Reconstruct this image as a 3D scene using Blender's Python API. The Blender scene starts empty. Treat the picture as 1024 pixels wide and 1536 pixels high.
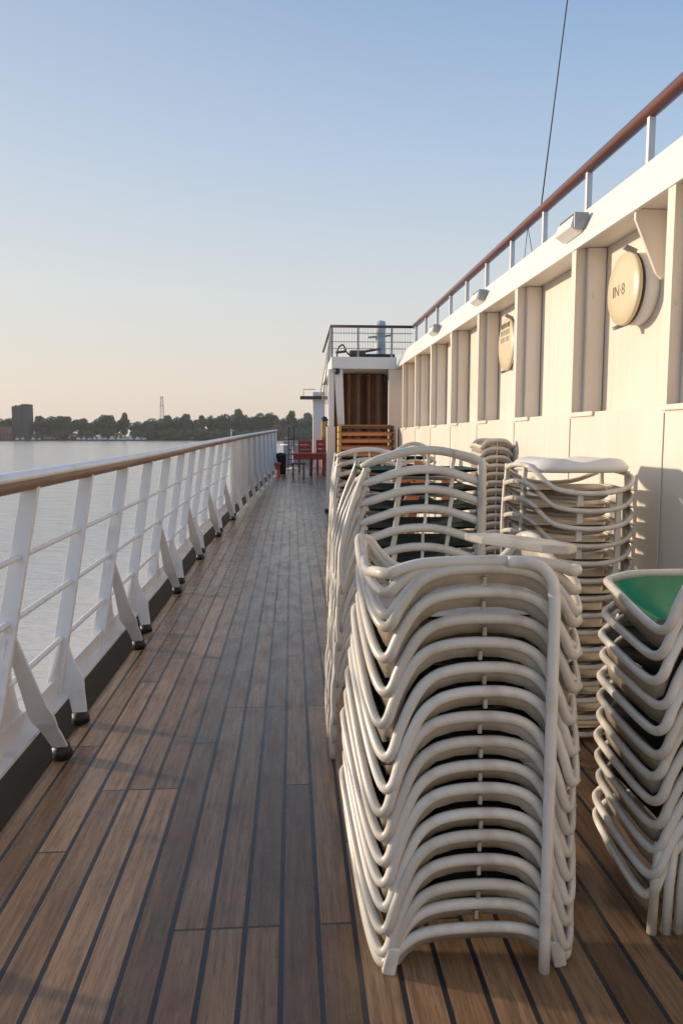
import bpy, bmesh, math, random
from mathutils import Vector, Matrix
random.seed(11)
R = math.radians
sc = bpy.context.scene
COL = sc.collection
ORD = ['first','second','third','fourth','fifth','sixth','seventh','eighth','ninth','tenth','eleventh','twelfth',
       'thirteenth','fourteenth','fifteenth','sixteenth','seventeenth','eighteenth','nineteenth','twentieth']

# ------------------------------------------------------------------ camera
F, CX, CY, EYE = 1100.0, 512.0, 768.0, 1.35
PIT, YAW = math.atan(112/F), math.atan(74/math.hypot(F, 112))
cam = bpy.data.objects.new('camera', bpy.data.cameras.new('camera'))
COL.objects.link(cam); sc.camera = cam
cam.location = (0, 0, EYE)
cam.rotation_euler = (math.pi/2 - PIT, 0, -YAW)
cam.data.sensor_fit = 'VERTICAL'; cam.data.sensor_height = 36
cam.data.lens = F/1536*36
cam.data.clip_end = 12000; cam.data.clip_start = 0.05

def ray(x, y):
    u = (x-CX)/F; v = -(y-CY)/F
    fy = math.cos(PIT)+v*math.sin(PIT); fz = -math.sin(PIT)+v*math.cos(PIT)
    return (u*math.cos(YAW)+fy*math.sin(YAW), fy*math.cos(YAW)-u*math.sin(YAW), fz)
def at(x, y, D):                       # the point seen at pixel x, y that lies D metres ahead
    a = ray(x, y); t = D/a[1]
    return Vector((a[0]*t, D, EYE+a[2]*t))
def atX(x, y, X):                      # the same on the plane X
    a = ray(x, y); t = X/a[0]
    return Vector((X, a[1]*t, EYE+a[2]*t))
def S(y):                              # sheer of the deck
    return 0.0013*y*y if 0 < y < 8 else (0.0 if y <= 0 else 0.083+0.0208*(y-8))

# ------------------------------------------------------------------ materials
def newmat(name):
    m = bpy.data.materials.new(name); m.use_nodes = True
    nt = m.node_tree; b = nt.nodes['Principled BSDF']
    return m, nt, b
def N(nt, t, **k):
    n = nt.nodes.new(t)
    for a, v in k.items(): setattr(n, a, v)
    return n
def math_(nt, op, a, b=None, c=None):
    n = N(nt, 'ShaderNodeMath', operation=op)
    for i, v in enumerate((a, b, c)):
        if v is None: continue
        if isinstance(v, (int, float)): n.inputs[i].default_value = v
        else: nt.links.new(v, n.inputs[i])
    return n.outputs[0]
def mixc(nt, f, a, b, mode='MIX'):
    n = N(nt, 'ShaderNodeMix', data_type='RGBA', blend_type=mode)
    for s, v in ((n.inputs[0], f), (n.inputs[6], a), (n.inputs[7], b)):
        if isinstance(v, (int, float)): s.default_value = v
        elif isinstance(v, tuple): s.default_value = (*v, 1)
        else: nt.links.new(v, s)
    return n.outputs[2]
def ramp(nt, v, p0, p1):
    n = N(nt, 'ShaderNodeMapRange'); n.inputs[1].default_value = p0; n.inputs[2].default_value = p1
    nt.links.new(v, n.inputs[0]); return n.outputs[0]
def noise(nt, vec, scale, detail=4, rough=.55):
    n = N(nt, 'ShaderNodeTexNoise'); n.inputs['Scale'].default_value = scale
    n.inputs['Detail'].default_value = detail; n.inputs['Roughness'].default_value = rough
    if vec is not None: nt.links.new(vec, n.inputs['Vector'])
    return n.outputs[0]
def coords(nt, scale=(1, 1, 1), kind='Object'):
    c = N(nt, 'ShaderNodeTexCoord'); m = N(nt, 'ShaderNodeMapping')
    m.inputs['Scale'].default_value = scale
    nt.links.new(c.outputs[kind], m.inputs[0]); return m.outputs[0]
def bump(nt, b, h, strength=.2, dist=.01):
    n = N(nt, 'ShaderNodeBump'); n.inputs['Strength'].default_value = strength; n.inputs['Distance'].default_value = dist
    nt.links.new(h, n.inputs['Height']); nt.links.new(n.outputs[0], b.inputs['Normal'])
def mat(name, base, dirt=None, rough=.5, dscale=6, dlo=.45, dhi=.8, amt=.6, metal=0, stretch=(1, 1, 1), bmp=0, bscale=40, tint=0, coat=0):
    m, nt, b = newmat(name)
    v = coords(nt, stretch)
    dirt = dirt or tuple(c*.75 for c in base)
    n = noise(nt, v, dscale, 6)
    f = math_(nt, 'MULTIPLY', ramp(nt, n, dlo, dhi), amt)
    col = mixc(nt, f, base, dirt)
    if tint:
        oi = N(nt, 'ShaderNodeObjectInfo')
        h = N(nt, 'ShaderNodeHueSaturation')
        nt.links.new(col, h.inputs['Color'])
        nt.links.new(math_(nt, 'ADD', math_(nt, 'MULTIPLY', oi.outputs['Random'], tint), 1-tint*.6), h.inputs['Value'])
        nt.links.new(math_(nt, 'ADD', math_(nt, 'MULTIPLY', oi.outputs['Random'], -.5), 1.2), h.inputs['Saturation'])
        col = h.outputs[0]
    nt.links.new(col, b.inputs['Base Color'])
    nt.links.new(math_(nt, 'ADD', math_(nt, 'MULTIPLY', n, .3), rough-.15), b.inputs['Roughness'])
    b.inputs['Metallic'].default_value = metal
    b.inputs['Coat Weight'].default_value = coat; b.inputs['Coat Roughness'].default_value = .15
    if bmp: bump(nt, b, noise(nt, v, bscale, 5), bmp)
    return m

M = {}
M['plastic'] = mat('cream_plastic', (.66, .63, .565), (.33, .26, .18), .32, 11, .5, .78, .65, tint=.24, bmp=.06, bscale=90)
M['plastic_dark'] = mat('tan_plastic', (.47, .41, .33), (.25, .2, .14), .45, 9, .42, .75, .7, tint=.16)  # darker tan than the cream plastic, for aprons, pans and inner rails
M['green'] = mat('green_plastic', (.014, .26, .12), (.012, .13, .07), .25, 7, .4, .8, .7)
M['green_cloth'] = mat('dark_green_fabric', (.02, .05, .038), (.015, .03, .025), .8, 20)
M['white'] = mat('white_paint', (.74, .735, .72), (.55, .46, .36), .4, 3.0, .56, .85, .45, bmp=.05, bscale=25)
M['wallpaint'] = mat('cream_wall_paint', (.72, .68, .62), (.60, .47, .34), .45, 2.2, .54, .9, .4, stretch=(1, 1, .25), bmp=.08, bscale=6)
M['railpaint'] = mat('grey_white_paint', (.74, .74, .74), (.45, .38, .3), .4, 7, .58, .8, .5, bmp=.05, bscale=50)
def wall_material():
    m, nt, b = newmat('cream_wall_paint')
    big = noise(nt, coords(nt, (1, 1, .5)), 1.6, 5); streak = noise(nt, coords(nt, (9, 9, .35)), 2.0, 6, .6)
    spot = noise(nt, coords(nt), 7, 7, .7); fine = noise(nt, coords(nt), 45, 4); wav = noise(nt, coords(nt, (1, 2.2, 1.2)), 1.1, 2)
    col = mixc(nt, math_(nt, 'MULTIPLY', ramp(nt, big, .42, .72), .55), (.735, .68, .61), (.65, .565, .46))
    col = mixc(nt, math_(nt, 'MULTIPLY', ramp(nt, streak, .55, .75), .32), col, (.50, .39, .27))
    col = mixc(nt, math_(nt, 'MULTIPLY', ramp(nt, spot, .66, .74), .55), col, (.33, .19, .10))
    nt.links.new(col, b.inputs['Base Color'])
    nt.links.new(math_(nt, 'MULTIPLY_ADD', streak, .35, .28), b.inputs['Roughness'])
    bump(nt, b, math_(nt, 'ADD', math_(nt, 'MULTIPLY', wav, 1.0), math_(nt, 'MULTIPLY', fine, .04)), .5, .02)
    return m
M['wallpaint'] = wall_material()
M['lid'] = mat('yellowed_paint', (.64, .55, .37), (.5, .4, .24), .35, 5, .4, .85, .5)
M['shade_seat'] = mat('gap_shade_plastic', (.028, .03, .027), (.05, .045, .04), .6, 8)  # near-black seat pans: shade in the gaps between stacked chairs put into colour
M['rubber'] = mat('black_rubber', (.018, .016, .016), None, .5, 20)
M['dark'] = mat('dark_metal', (.035, .035, .04), None, .5, 20)
M['steel'] = mat('grey_steel', (.30, .31, .33), (.16, .12, .1), .45, 14, metal=.3)
M['blue'] = mat('pale_blue_paint', (.30, .40, .48), (.6, .65, .68), .45, 9, .4, .6, .8)
M['varnish'] = mat('varnished_rail_wood', (.17, .048, .024), (.05, .02, .012), .32, 12, .35, .75, .8, stretch=(1, .08, 1), coat=.35)
M['railwood'] = mat('weathered_rail_wood', (.23, .13, .075), (.10, .06, .04), .5, 14, .35, .75, .8, stretch=(1, .08, 1))
M['slat'] = mat('orange_wood', (.62, .22, .075), (.30, .11, .04), .45, 10, .35, .75, .8, stretch=(.1, 1, 1))
M['darkwood'] = mat('dark_wood', (.10, .055, .035), None, .5, 10)
M['curtain'] = mat('brown_curtain', (.24, .135, .085), (.13, .075, .05), .85, 5)
M['red'] = mat('red_paint', (.40, .06, .035), (.3, .035, .025), .4, 8)
M['redorange'] = mat('orange_red_paint', (.6, .12, .06), None, .45, 8)
M['yellow'] = mat('ochre_paint', (.6, .36, .1), None, .5, 8)
M['hull'] = mat('hull_paint', (.7, .7, .69), (.4, .3, .22), .4, 1)
M['ink'] = mat('black_ink', (.17, .145, .10), None, .6, 20)
M['leaf'] = mat('foliage_green', (.085, .135, .05), (.035, .065, .03), .8, .12, .35, .65, .9, tint=.5)
M['leaf2'] = mat('foliage_brown', (.2, .14, .07), (.06, .05, .03), .8, .12, .35, .65, .9)
M['bark'] = mat('bark', (.06, .045, .03), None, .9, 1)
M['tower'] = mat('dark_tower_cladding', (.035, .042, .048), (.06, .065, .07), .6, .2)
M['brick'] = mat('brick_wall', (.22, .10, .075), None, .8, .5)
M['boat'] = mat('boat_white', (.75, .75, .74), None, .4, .5)
M['land'] = mat('bank_earth', (.05, .055, .035), (.07, .06, .045), .9, .05)
M['stone'] = mat('quay_stone', (.055, .05, .045), (.09, .08, .07), .9, .2)

# deck planks ---------------------------------------------------------
def deck_material():
    m, nt, b = newmat('teak_planks')
    c = N(nt, 'ShaderNodeTexCoord'); sx = N(nt, 'ShaderNodeSeparateXYZ')
    nt.links.new(c.outputs['Object'], sx.inputs[0])
    wob = N(nt, 'ShaderNodeTexNoise'); wob.inputs['Scale'].default_value = 1.3
    nt.links.new(c.outputs['Object'], wob.inputs['Vector'])
    xw = math_(nt, 'ADD', sx.outputs[0], math_(nt, 'MULTIPLY', math_(nt, 'SUBTRACT', wob.outputs[0], .5), .006))
    px = math_(nt, 'DIVIDE', math_(nt, 'ADD', xw, .037), .1)
    idx = math_(nt, 'FLOOR', px); fr = math_(nt, 'FRACT', px)
    wn = N(nt, 'ShaderNodeTexWhiteNoise', noise_dimensions='1D'); nt.links.new(idx, wn.inputs['W'])
    off = math_(nt, 'DIVIDE', math_(nt, 'FLOOR', math_(nt, 'MULTIPLY', wn.outputs[0], 3.99)), 4)
    py = math_(nt, 'ADD', math_(nt, 'DIVIDE', math_(nt, 'ADD', sx.outputs[1], 7.9), 1.09*1.5), off)
    iy = math_(nt, 'FLOOR', py); fy = math_(nt, 'FRACT', py)
    ew = math_(nt, 'ABSOLUTE', math_(nt, 'SUBTRACT', fr, .5))
    seam = ramp(nt, ew, .420, .436)
    ey = math_(nt, 'ABSOLUTE', math_(nt, 'SUBTRACT', fy, .5))
    butt = ramp(nt, ey, .4972, .4982)
    wid = N(nt, 'ShaderNodeTexWhiteNoise', noise_dimensions='2D')
    cb = N(nt, 'ShaderNodeCombineXYZ'); nt.links.new(idx, cb.inputs[0]); nt.links.new(iy, cb.inputs[1])
    nt.links.new(cb.outputs[0], wid.inputs['Vector'])
    # grain, shifted plank by plank
    gm = N(nt, 'ShaderNodeMapping'); gm.inputs['Scale'].default_value = (42, 2.2, 1)
    nt.links.new(c.outputs['Object'], gm.inputs[0])
    off3 = N(nt, 'ShaderNodeCombineXYZ'); nt.links.new(math_(nt, 'MULTIPLY', wid.outputs[0], 37), off3.inputs[1]); nt.links.new(idx, off3.inputs[2])
    nt.links.new(off3.outputs[0], gm.inputs['Location'])
    g = noise(nt, gm.outputs[0], 1.6, 7, .62)
    g2 = noise(nt, gm.outputs[0], 6, 5, .6)
    big = noise(nt, coords(nt, (1.6, .8, 1)), 1.5, 5, .6)
    med = noise(nt, coords(nt, (5, 2.0, 1)), 2.2, 6, .65)
    brown = mixc(nt, ramp(nt, g, .3, .72), (.335, .20, .108), (.135, .078, .042))
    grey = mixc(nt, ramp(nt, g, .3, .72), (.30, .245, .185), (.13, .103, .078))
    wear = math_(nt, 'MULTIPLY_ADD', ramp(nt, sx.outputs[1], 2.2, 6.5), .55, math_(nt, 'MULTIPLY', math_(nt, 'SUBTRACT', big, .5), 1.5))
    wear = math_(nt, 'ADD', wear, math_(nt, 'MULTIPLY', math_(nt, 'SUBTRACT', wid.outputs[0], .5), .35))
    wn_ = N(nt, 'ShaderNodeClamp'); nt.links.new(wear, wn_.inputs[0])
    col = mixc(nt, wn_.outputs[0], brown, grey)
    v = math_(nt, 'ADD', math_(nt, 'MULTIPLY', wid.outputs[0], .75), .58)
    hs = N(nt, 'ShaderNodeHueSaturation'); nt.links.new(col, hs.inputs['Color']); nt.links.new(v, hs.inputs['Value'])
    col = hs.outputs[0]
    col = mixc(nt, math_(nt, 'MULTIPLY', ramp(nt, med, .54, .72), .5), col, (.05, .04, .036))
    col = mixc(nt, math_(nt, 'MULTIPLY', ramp(nt, g2, .52, .68), .6), col, (.06, .038, .027))
    red = noise(nt, coords(nt, (2.5, .9, 1)), 1.7, 4)
    col = mixc(nt, math_(nt, 'MULTIPLY', ramp(nt, red, .55, .7), .6), col, (.19, .075, .035))
    line = math_(nt, 'MAXIMUM', seam, math_(nt, 'MULTIPLY', butt, .9))
    col = mixc(nt, line, col, (.022, .024, .03))
    nt.links.new(col, b.inputs['Base Color'])
    rg = math_(nt, 'ADD', math_(nt, 'ADD', math_(nt, 'MULTIPLY', med, .42), .06), math_(nt, 'MULTIPLY', wid.outputs[0], .12))
    rg = math_(nt, 'SUBTRACT', rg, math_(nt, 'MULTIPLY', wn_.outputs[0], .06))
    nt.links.new(rg, b.inputs['Roughness'])
    b.inputs['Specular IOR Level'].default_value = .5
    h = math_(nt, 'SUBTRACT', math_(nt, 'MULTIPLY', g, .25), math_(nt, 'MULTIPLY', line, 1.0))
    bump(nt, b, h, .5, .004)
    return m
M['deck'] = deck_material()

def water_material():
    m, nt, b = newmat('river_water')
    b.inputs['Base Color'].default_value = (.68, .63, .56, 1)
    b.inputs['Roughness'].default_value = .12
    b.inputs['IOR'].default_value = 1.333
    n1 = noise(nt, coords(nt, (.8, 1.6, 1)), .55, 6, .6)
    n2 = noise(nt, coords(nt, (.05, .12, 1)), .5, 3)
    h = math_(nt, 'ADD', n1, math_(nt, 'MULTIPLY', n2, 1.4))
    bump(nt, b, h, .34, .5)
    return m
M['water'] = water_material()

# ------------------------------------------------------------------ mesh helpers
class MB:
    def __init__(s): s.v = []; s.f = []; s.smooth = []
    def add(s, vs, fs, smooth=False):
        o = len(s.v); s.v += [Vector(v) for v in vs]
        for f in fs: s.f.append(tuple(i+o for i in f)); s.smooth.append(smooth)
        return s
    def box(s, x0, x1, y0, y1, z0, z1):
        return s.add([(x, y, z) for x in (x0, x1) for y in (y0, y1) for z in (z0, z1)],
                     [(0, 1, 3, 2), (4, 6, 7, 5), (0, 4, 5, 1), (2, 3, 7, 6), (0, 2, 6, 4), (1, 5, 7, 3)])
    def prism(s, poly, d):               # planar polygon extruded by vector d
        d = Vector(d); n = len(poly); p = [Vector(q) for q in poly]
        fs = [tuple(range(n))[::-1], tuple(range(n, 2*n))]
        fs += [(i, (i+1) % n, n+(i+1) % n, n+i) for i in range(n)]
        return s.add(p+[q+d for q in p], fs)
    def bar(s, a, b, w, t, side=(1, 0, 0), w2=None, t2=None):   # rectangular bar a->b, w along side
        a = Vector(a); b = Vector(b); ax = (b-a).normalized()
        u = Vector(side); u = (u-ax*u.dot(ax)).normalized(); v = ax.cross(u)
        vs = []
        for p, ww, tt in ((a, w, t), (b, w2 or w, t2 or t)):
            vs += [p+u*ww/2*i+v*tt/2*j for i, j in ((-1, -1), (1, -1), (1, 1), (-1, 1))]
        return s.add(vs, [(3, 2, 1, 0), (4, 5, 6, 7), (0, 1, 5, 4), (1, 2, 6, 5), (2, 3, 7, 6), (3, 0, 4, 7)])
    def tube(s, pts, r, n=8, closed=False, sub=0, sq=1.0):
        p = [Vector(q) for q in pts]
        rr = r if isinstance(r, (list, tuple)) else [r]*len(p)
        if sub:
            q = []; qr = []; L = len(p)
            for i in range(L if closed else L-1):
                if closed: a, b_, c, d = p[i-1], p[i], p[(i+1) % L], p[(i+2) % L]
                else: a, b_, c, d = p[max(i-1, 0)], p[i], p[i+1], p[min(i+2, L-1)]
                for k in range(sub):
                    t = k/sub
                    q.append(.5*((2*b_)+(c-a)*t+(2*a-5*b_+4*c-d)*t*t+(3*b_-a-3*c+d)*t**3))
                    qr.append(rr[i]*(1-t)+rr[(i+1) % L]*t)
            if not closed: q.append(p[-1]); qr.append(rr[-1])
            p, rr = q, qr
        L = len(p); vs = []; up = None
        for i in range(L):
            if closed: t = p[(i+1) % L]-p[i-1]
            else: t = p[min(i+1, L-1)]-p[max(i-1, 0)]
            t = t.normalized()
            if up is None:
                up = Vector((0, 0, 1)) if abs(t.z) < .9 else Vector((0, 1, 0))
            u = up-t*up.dot(t)
            u = u.normalized() if u.length > 1e-4 else t.orthogonal().normalized()
            up = u; w = t.cross(u)
            for k in range(n):
                a = 2*math.pi*k/n
                vs.append(p[i]+(u*math.cos(a)*sq+w*math.sin(a))*rr[i])
        fs = []
        for i in range(L if closed else L-1):
            j = (i+1) % L
            for k in range(n):
                fs.append((i*n+k, i*n+(k+1) % n, j*n+(k+1) % n, j*n+k))
        if not closed:
            fs += [tuple(range(n))[::-1], tuple(range((L-1)*n, L*n))]
        return s.add(vs, fs, True)
    def grid(s, rows, smooth=True, closed=False):
        n = len(rows[0]); vs = [q for r in rows for q in r]; fs = []
        for i in range(len(rows)-1):
            for k in range(n if closed else n-1):
                fs.append((i*n+k, i*n+(k+1) % n, (i+1)*n+(k+1) % n, (i+1)*n+k))
        return s.add(vs, fs, smooth)
    def lathe(s, prof, axis_o, ax, n=32):          # prof: (radius, along)
        ax = Vector(ax).normalized(); u = ax.orthogonal().normalized(); w = ax.cross(u); o = Vector(axis_o)
        rows = [[o+ax*h+(u*math.cos(2*math.pi*k/n)+w*math.sin(2*math.pi*k/n))*r for k in range(n)] for r, h in prof]
        return s.grid(rows, True, True)
    def mesh(s, name, bevel=0, off=None):
        me = bpy.data.meshes.new(name)
        vs = s.v if off is None else [v-off for v in s.v]
        me.from_pydata([tuple(v) for v in vs], [], s.f)
        for p, sm in zip(me.polygons, s.smooth): p.use_smooth = sm
        bm = bmesh.new(); bm.from_mesh(me)
        bmesh.ops.recalc_face_normals(bm, faces=bm.faces)
        if bevel:
            es = [e for e in bm.edges if len(e.link_faces) == 2 and e.calc_face_angle(0) > .6 and not e.link_faces[0].smooth]
            bmesh.ops.bevel(bm, geom=es, offset=bevel, segments=2, profile=.5, affect='EDGES', clamp_overlap=True)
        bm.to_mesh(me); bm.free()
        return me

def link(name, me, m, parent=None, loc=None):
    o = bpy.data.objects.new(name, me); COL.objects.link(o)
    if m is not None and not me.materials: me.materials.append(m)
    if parent is not None: o.parent = parent
    if loc is not None: o.location = loc
    return o
def tag(o, label=None, cat=None, group=None, kind=None):
    if label: o['label'] = label
    if cat: o['category'] = cat
    if group: o['group'] = group
    if kind: o['kind'] = kind
    return o
def thing(name, label, cat, loc, group=None):
    o = bpy.data.objects.new(name, None); COL.objects.link(o)
    o.empty_display_size = .1; o.location = loc
    return tag(o, label, cat, group)
def worldloc(o):
    v = Vector(o.location)
    while o.parent: o = o.parent; v += Vector(o.location)
    return v
def part(name, mb, m, parent, bevel=0, label=None):     # mb in world coordinates
    o = link(name, mb.mesh(name, bevel, worldloc(parent)), m, parent)
    if label: o['label'] = label
    return o
def solo(name, mb, m, label, cat, loc, group=None, bevel=0):
    o = link(name, mb.mesh(name, bevel, Vector(loc)), m, None, loc)
    return tag(o, label, cat, group)
def struct(name, mb, m):
    o = link(name, mb.mesh(name), m); o['kind'] = 'structure'; return o

# ------------------------------------------------------------------ setting: deck, water, bank
W, WI = 1.65, 1.83             # outer and inner planes of the deckhouse side
ZS, ZF0, ZF1 = 1.49, 2.445, 2.61
YF = 11.64                     # the cross structure ahead
def railX(y):
    return -1.0 if y < 8 else -1.0+.031*(y-8)+.0009*(y-8)**2

deck = MB(); rows = []
ys = [-4+.5*i for i in range(61)]
for y in ys:
    rows.append([(railX(y)-.17, y, S(y)), (0, y, S(y)), (2.6, y, S(y))])
deck.grid(rows, True)
struct('deck', deck, M['deck'])

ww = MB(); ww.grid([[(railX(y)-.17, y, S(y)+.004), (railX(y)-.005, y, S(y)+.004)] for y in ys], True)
M['waterway'] = mat('shaded_waterway', (.014, .010, .007), (.007, .006, .005), .95, 9, .4, .7, .8, stretch=(1, .3, 1))  # dark brown waterway; shade under the railing put into its near-black colour
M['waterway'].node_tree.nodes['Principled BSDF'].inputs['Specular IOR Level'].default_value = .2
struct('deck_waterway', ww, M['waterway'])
wat = MB(); wat.add([(-3000, -300, -2.7), (3000, -300, -2.7), (3000, 2950, -2.7), (-3000, 2950, -2.7)], [(0, 1, 2, 3)])
struct('river_water', wat, M['water'])
bank = MB()
rows = []
rnd = random.Random(4)
for j, (yy, zz) in enumerate(((872, -3.2), (880, -2.2), (895, -.9), (940, .2), (1500, 1.5), (2940, 5))):
    rows.append([(x, yy+rnd.uniform(-4, 4)+(0 if x < 20 else -.0*x), zz) for x in range(-2900, 2901, 100)])
bank.grid(rows, True)
struct('far_bank', bank, M['land'])

hull = MB(); rows = []
for y in ys:
    x = railX(y)-.17
    rows.append([(x, y, S(y)-.004), (x-.03, y, S(y)-.12), (x+.02, y, -1.0), (x+.1, y, -3.2)])
hull.grid(rows, True)
solo('ship_hull', hull, M['hull'], 'white painted ship side below the open deck, going down to the river', 'ship hull', (-1.1, 0, -2.7))

# ------------------------------------------------------------------ ship's side railing
rl = thing('ship_railing', 'white steel ship railing with raked flat posts and a long wooden handrail', 'railing', (-1, 2.5, 0))
yr = [-2.5+.35*i for i in range(68)]
def rp(y, z, dx=0): return Vector((railX(y)+dx, y, S(y)+z))
h = MB(); h.tube([rp(y, 1.17) for y in yr], .042, 12, sq=.75)
part('handrail', h, M['railwood'], rl)
h = MB(); h.tube([rp(y, 1.196) for y in yr], .046, 12, sq=.45)
part('handrail_cap', h, M['railpaint'], rl)
ytops = [2.88+.775*i for i in range(-4, 12)]
def sp(yt, z):      # a point on the raked post whose top is at yt
    k = z/1.15
    return rp(yt-.3*(1-k), z, -.13*(1-k))
for i, yt in enumerate(ytops):
    m_ = MB(); m_.bar(sp(yt, .11), sp(yt, 1.16), .07, .028, (1, 0, 0), .066, .024)
    part('stanchion', m_, M['railpaint'], rl, .004)
    odd = (i % 2 == 0)
    def ribbon(path, t=.014):          # (dy, z, x centre, width)
        m_ = MB(); rows = []
        for dy, z, xc, w_ in path:
            a_, b_ = rp(yt+dy, z, xc-w_/2), rp(yt+dy, z, xc+w_/2); o = Vector((0, t, 0))
            rows.append([a_, b_, b_+o, a_+o])
        m_.grid(rows, False, True); m_.add(rows[0], [(0, 1, 2, 3)]); m_.add(rows[-1], [(0, 1, 2, 3)])
        return m_
    if odd:     # forward brace with a flared web
        m_ = ribbon([(-.165, .64, -.055, .02), (-.15, .61, -.05, .04), (-.10, .48, -.034, .056), (-.05, .36, -.02, .068), (-.01, .28, -.012, .082), (.02, .225, -.004, .098), (.035, .195, .002, .09), (.055, .165, .008, .075), (.085, .12, .018, .07), (.13, .05, .03, .06)])
        P = lambda dy, z: rp(yt+dy, z, -.13*(1-z/1.15)-.004)
        m_.prism([P(-.165, .60), P(-.06, .40), P(.03, .265), P(.13, .19), P(-.23, .19), P(-.25, .26), P(-.21, .34)], (.012, 0, 0))
        part('brace', m_, M['railpaint'], rl)
        f = MB(); f.tube([rp(yt+.137, .058, .03), rp(yt+.15, .010, .034)], [.036, .042], 10)
        part('rubber_foot', f, M['rubber'], rl)
    else:
        m_ = ribbon([(-.215, .40, -.085, .05), (-.225, .32, -.074, .068), (-.232, .26, -.058, .095), (-.238, .215, -.046, .12), (-.242, .19, -.036, .11), (-.248, .16, -.022, .085), (-.258, .11, -.008, .072), (-.27, .05, .004, .064)])
        P = lambda dy, z: rp(yt+dy, z, -.13*(1-z/1.15)-.004)
        m_.prism([P(-.40, .19), P(-.31, .27), P(-.24, .38), P(-.18, .38), P(-.12, .27), P(-.02, .19)], (.012, 0, 0))
        part('gusset', m_, M['railpaint'], rl)
        f = MB(); f.tube([rp(yt-.266, .058, .004), rp(yt-.262, .010, .006)], [.036, .042], 10)
        part('rubber_foot', f, M['rubber'], rl)
for z in (.395, .65, .89):
    m_ = MB(); m_.tube([rp(y, z, -.13*(1-z/1.15)) for y in yr if y < 11.5], .0125, 8)
    part('rod', m_, M['railpaint'], rl)
    m_ = MB()
for yt in ytops:
    pass
st = MB(); rows = []
for y in [q for q in yr if q < 11.3]:
    rows.append([rp(y, .125, -.105), rp(y, .235, -.098), rp(y, .235, -.084), rp(y, .15, -.09), rp(y, .142, -.045), rp(y, .127, -.045)])
st.grid(rows, False, True)
part('stringer', st, M['railpaint'], rl)
# solid bulwark further forward
bw = MB(); rows = []
yb = [11.0+.4*i for i in range(26)]
for i, y in enumerate(yb):
    lo = .16+.05*math.sin(i*2.1)
    rows.append([rp(y, lo, -.02), rp(y, 1.16, -.02), rp(y, 1.16, .01), rp(y, lo, .01)])
bw.grid(rows, False, True)
bw.add(rows[0], [(0, 1, 2, 3)]); bw.add(rows[-1], [(0, 1, 2, 3)])
part('bulwark', bw, M['railpaint'], rl)
for i in range(9):
    y = 11.25+1.1*i
    m_ = MB(); m_.prism([rp(y, 1.14, .01), rp(y, 1.14, .05), rp(y, .5, .06), rp(y+.02, .03, .16), rp(y+.02, .03, .10), rp(y, .4, .01)], (0, .02, 0))
    part('bulwark_stay', m_, M['railpaint'], rl)
wh = MB(); p0 = at(347, 653, 11.5); wh.tube([p0-Vector((0, 0, .03)), p0+Vector((0, 0, .1))], .006, 6)
solo('flag_socket', wh, M['railpaint'], 'short thin white pin standing on the wooden handrail', 'pin', p0)

# ------------------------------------------------------------------ deckhouse on the right
Y0 = -2.0
dh = thing('deckhouse', 'cream painted steel deckhouse side with vertical ribs under the upper deck edge', 'deckhouse', (W, 5, 0))
ribs = [3.2+1.11*i for i in range(-4, 8)]
m_ = MB(); m_.box(W, W+.3, Y0, YF, -.1, ZS)
part('lower_wall', m_, M['wallpaint'], dh)
m_ = MB(); m_.box(WI, WI+.12, Y0, YF, ZS+.002, ZF0-.002)
part('upper_wall', m_, M['wallpaint'], dh)
for y in ribs:
    m_ = MB(); m_.box(W+.002, WI-.002, y-.012, y+.012, ZS+.001, ZF0-.001)
    m_.box(W-.004, W+.0, y-.035, y+.03, ZS+.001, ZF0-.001)
    part('rib', m_, M['wallpaint'], dh, .002)
    m_ = MB(); m_.box(W+.065, WI-.004, y-.046, y-.0125, ZS+.002, ZF0-.002)
    part('stiffener', m_, M['wallpaint'], dh, .008)
    m_ = MB(); m_.box(W-.016, W-.002, y-.36, y-.014, ZS-.022, ZS+.004)
    part('sill', m_, M['wallpaint'], dh, .003)
    m_ = MB(); m_.box(W-.007, W-.001, y-.02, y+.012, 0, ZS-.03)
    part('weld_seam', m_, M['wallpaint'], dh, .002)
m_ = MB(); m_.box(W+.012, 2.6, Y0, YF, ZF0, ZF0+.03)
part('soffit', m_, M['wallpaint'], dh)
m_ = MB(); m_.box(W-.012, W+.012, Y0, YF, ZF0-.014, ZF0+.012)
m_.prism([(W-.003, Y0, ZF0+.0125), (W+.012, Y0, ZF0+.0125), (W+.13, Y0, ZF1+.06), (W+.13, Y0, ZF1+.085), (W+.10, Y0, ZF1+.085)], (0, YF-Y0, 0))
part('fascia', m_, M['white'], dh, .003)
m_ = MB(); m_.box(W+.131, 6.0, Y0, YF+4, ZF1-.06, ZF1-.012)
part('upper_deck', m_, M['white'], dh)
for py, yy in (((380, 3.55)), ((545, 7.72))):
    m_ = MB()
    x0, x1 = W+.004, WI-.003
    m_.prism([(x0, yy, ZF0-.002), (x1, yy, ZF0-.002), (x1, yy, ZF0-.30), (x1-.03, yy, ZF0-.33), (x1-.06, yy, ZF0-.30), (x0, yy, ZF0-.05)], (0, .02, 0))
    part('bracket', m_, M['wallpaint'], dh, .003)

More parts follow.
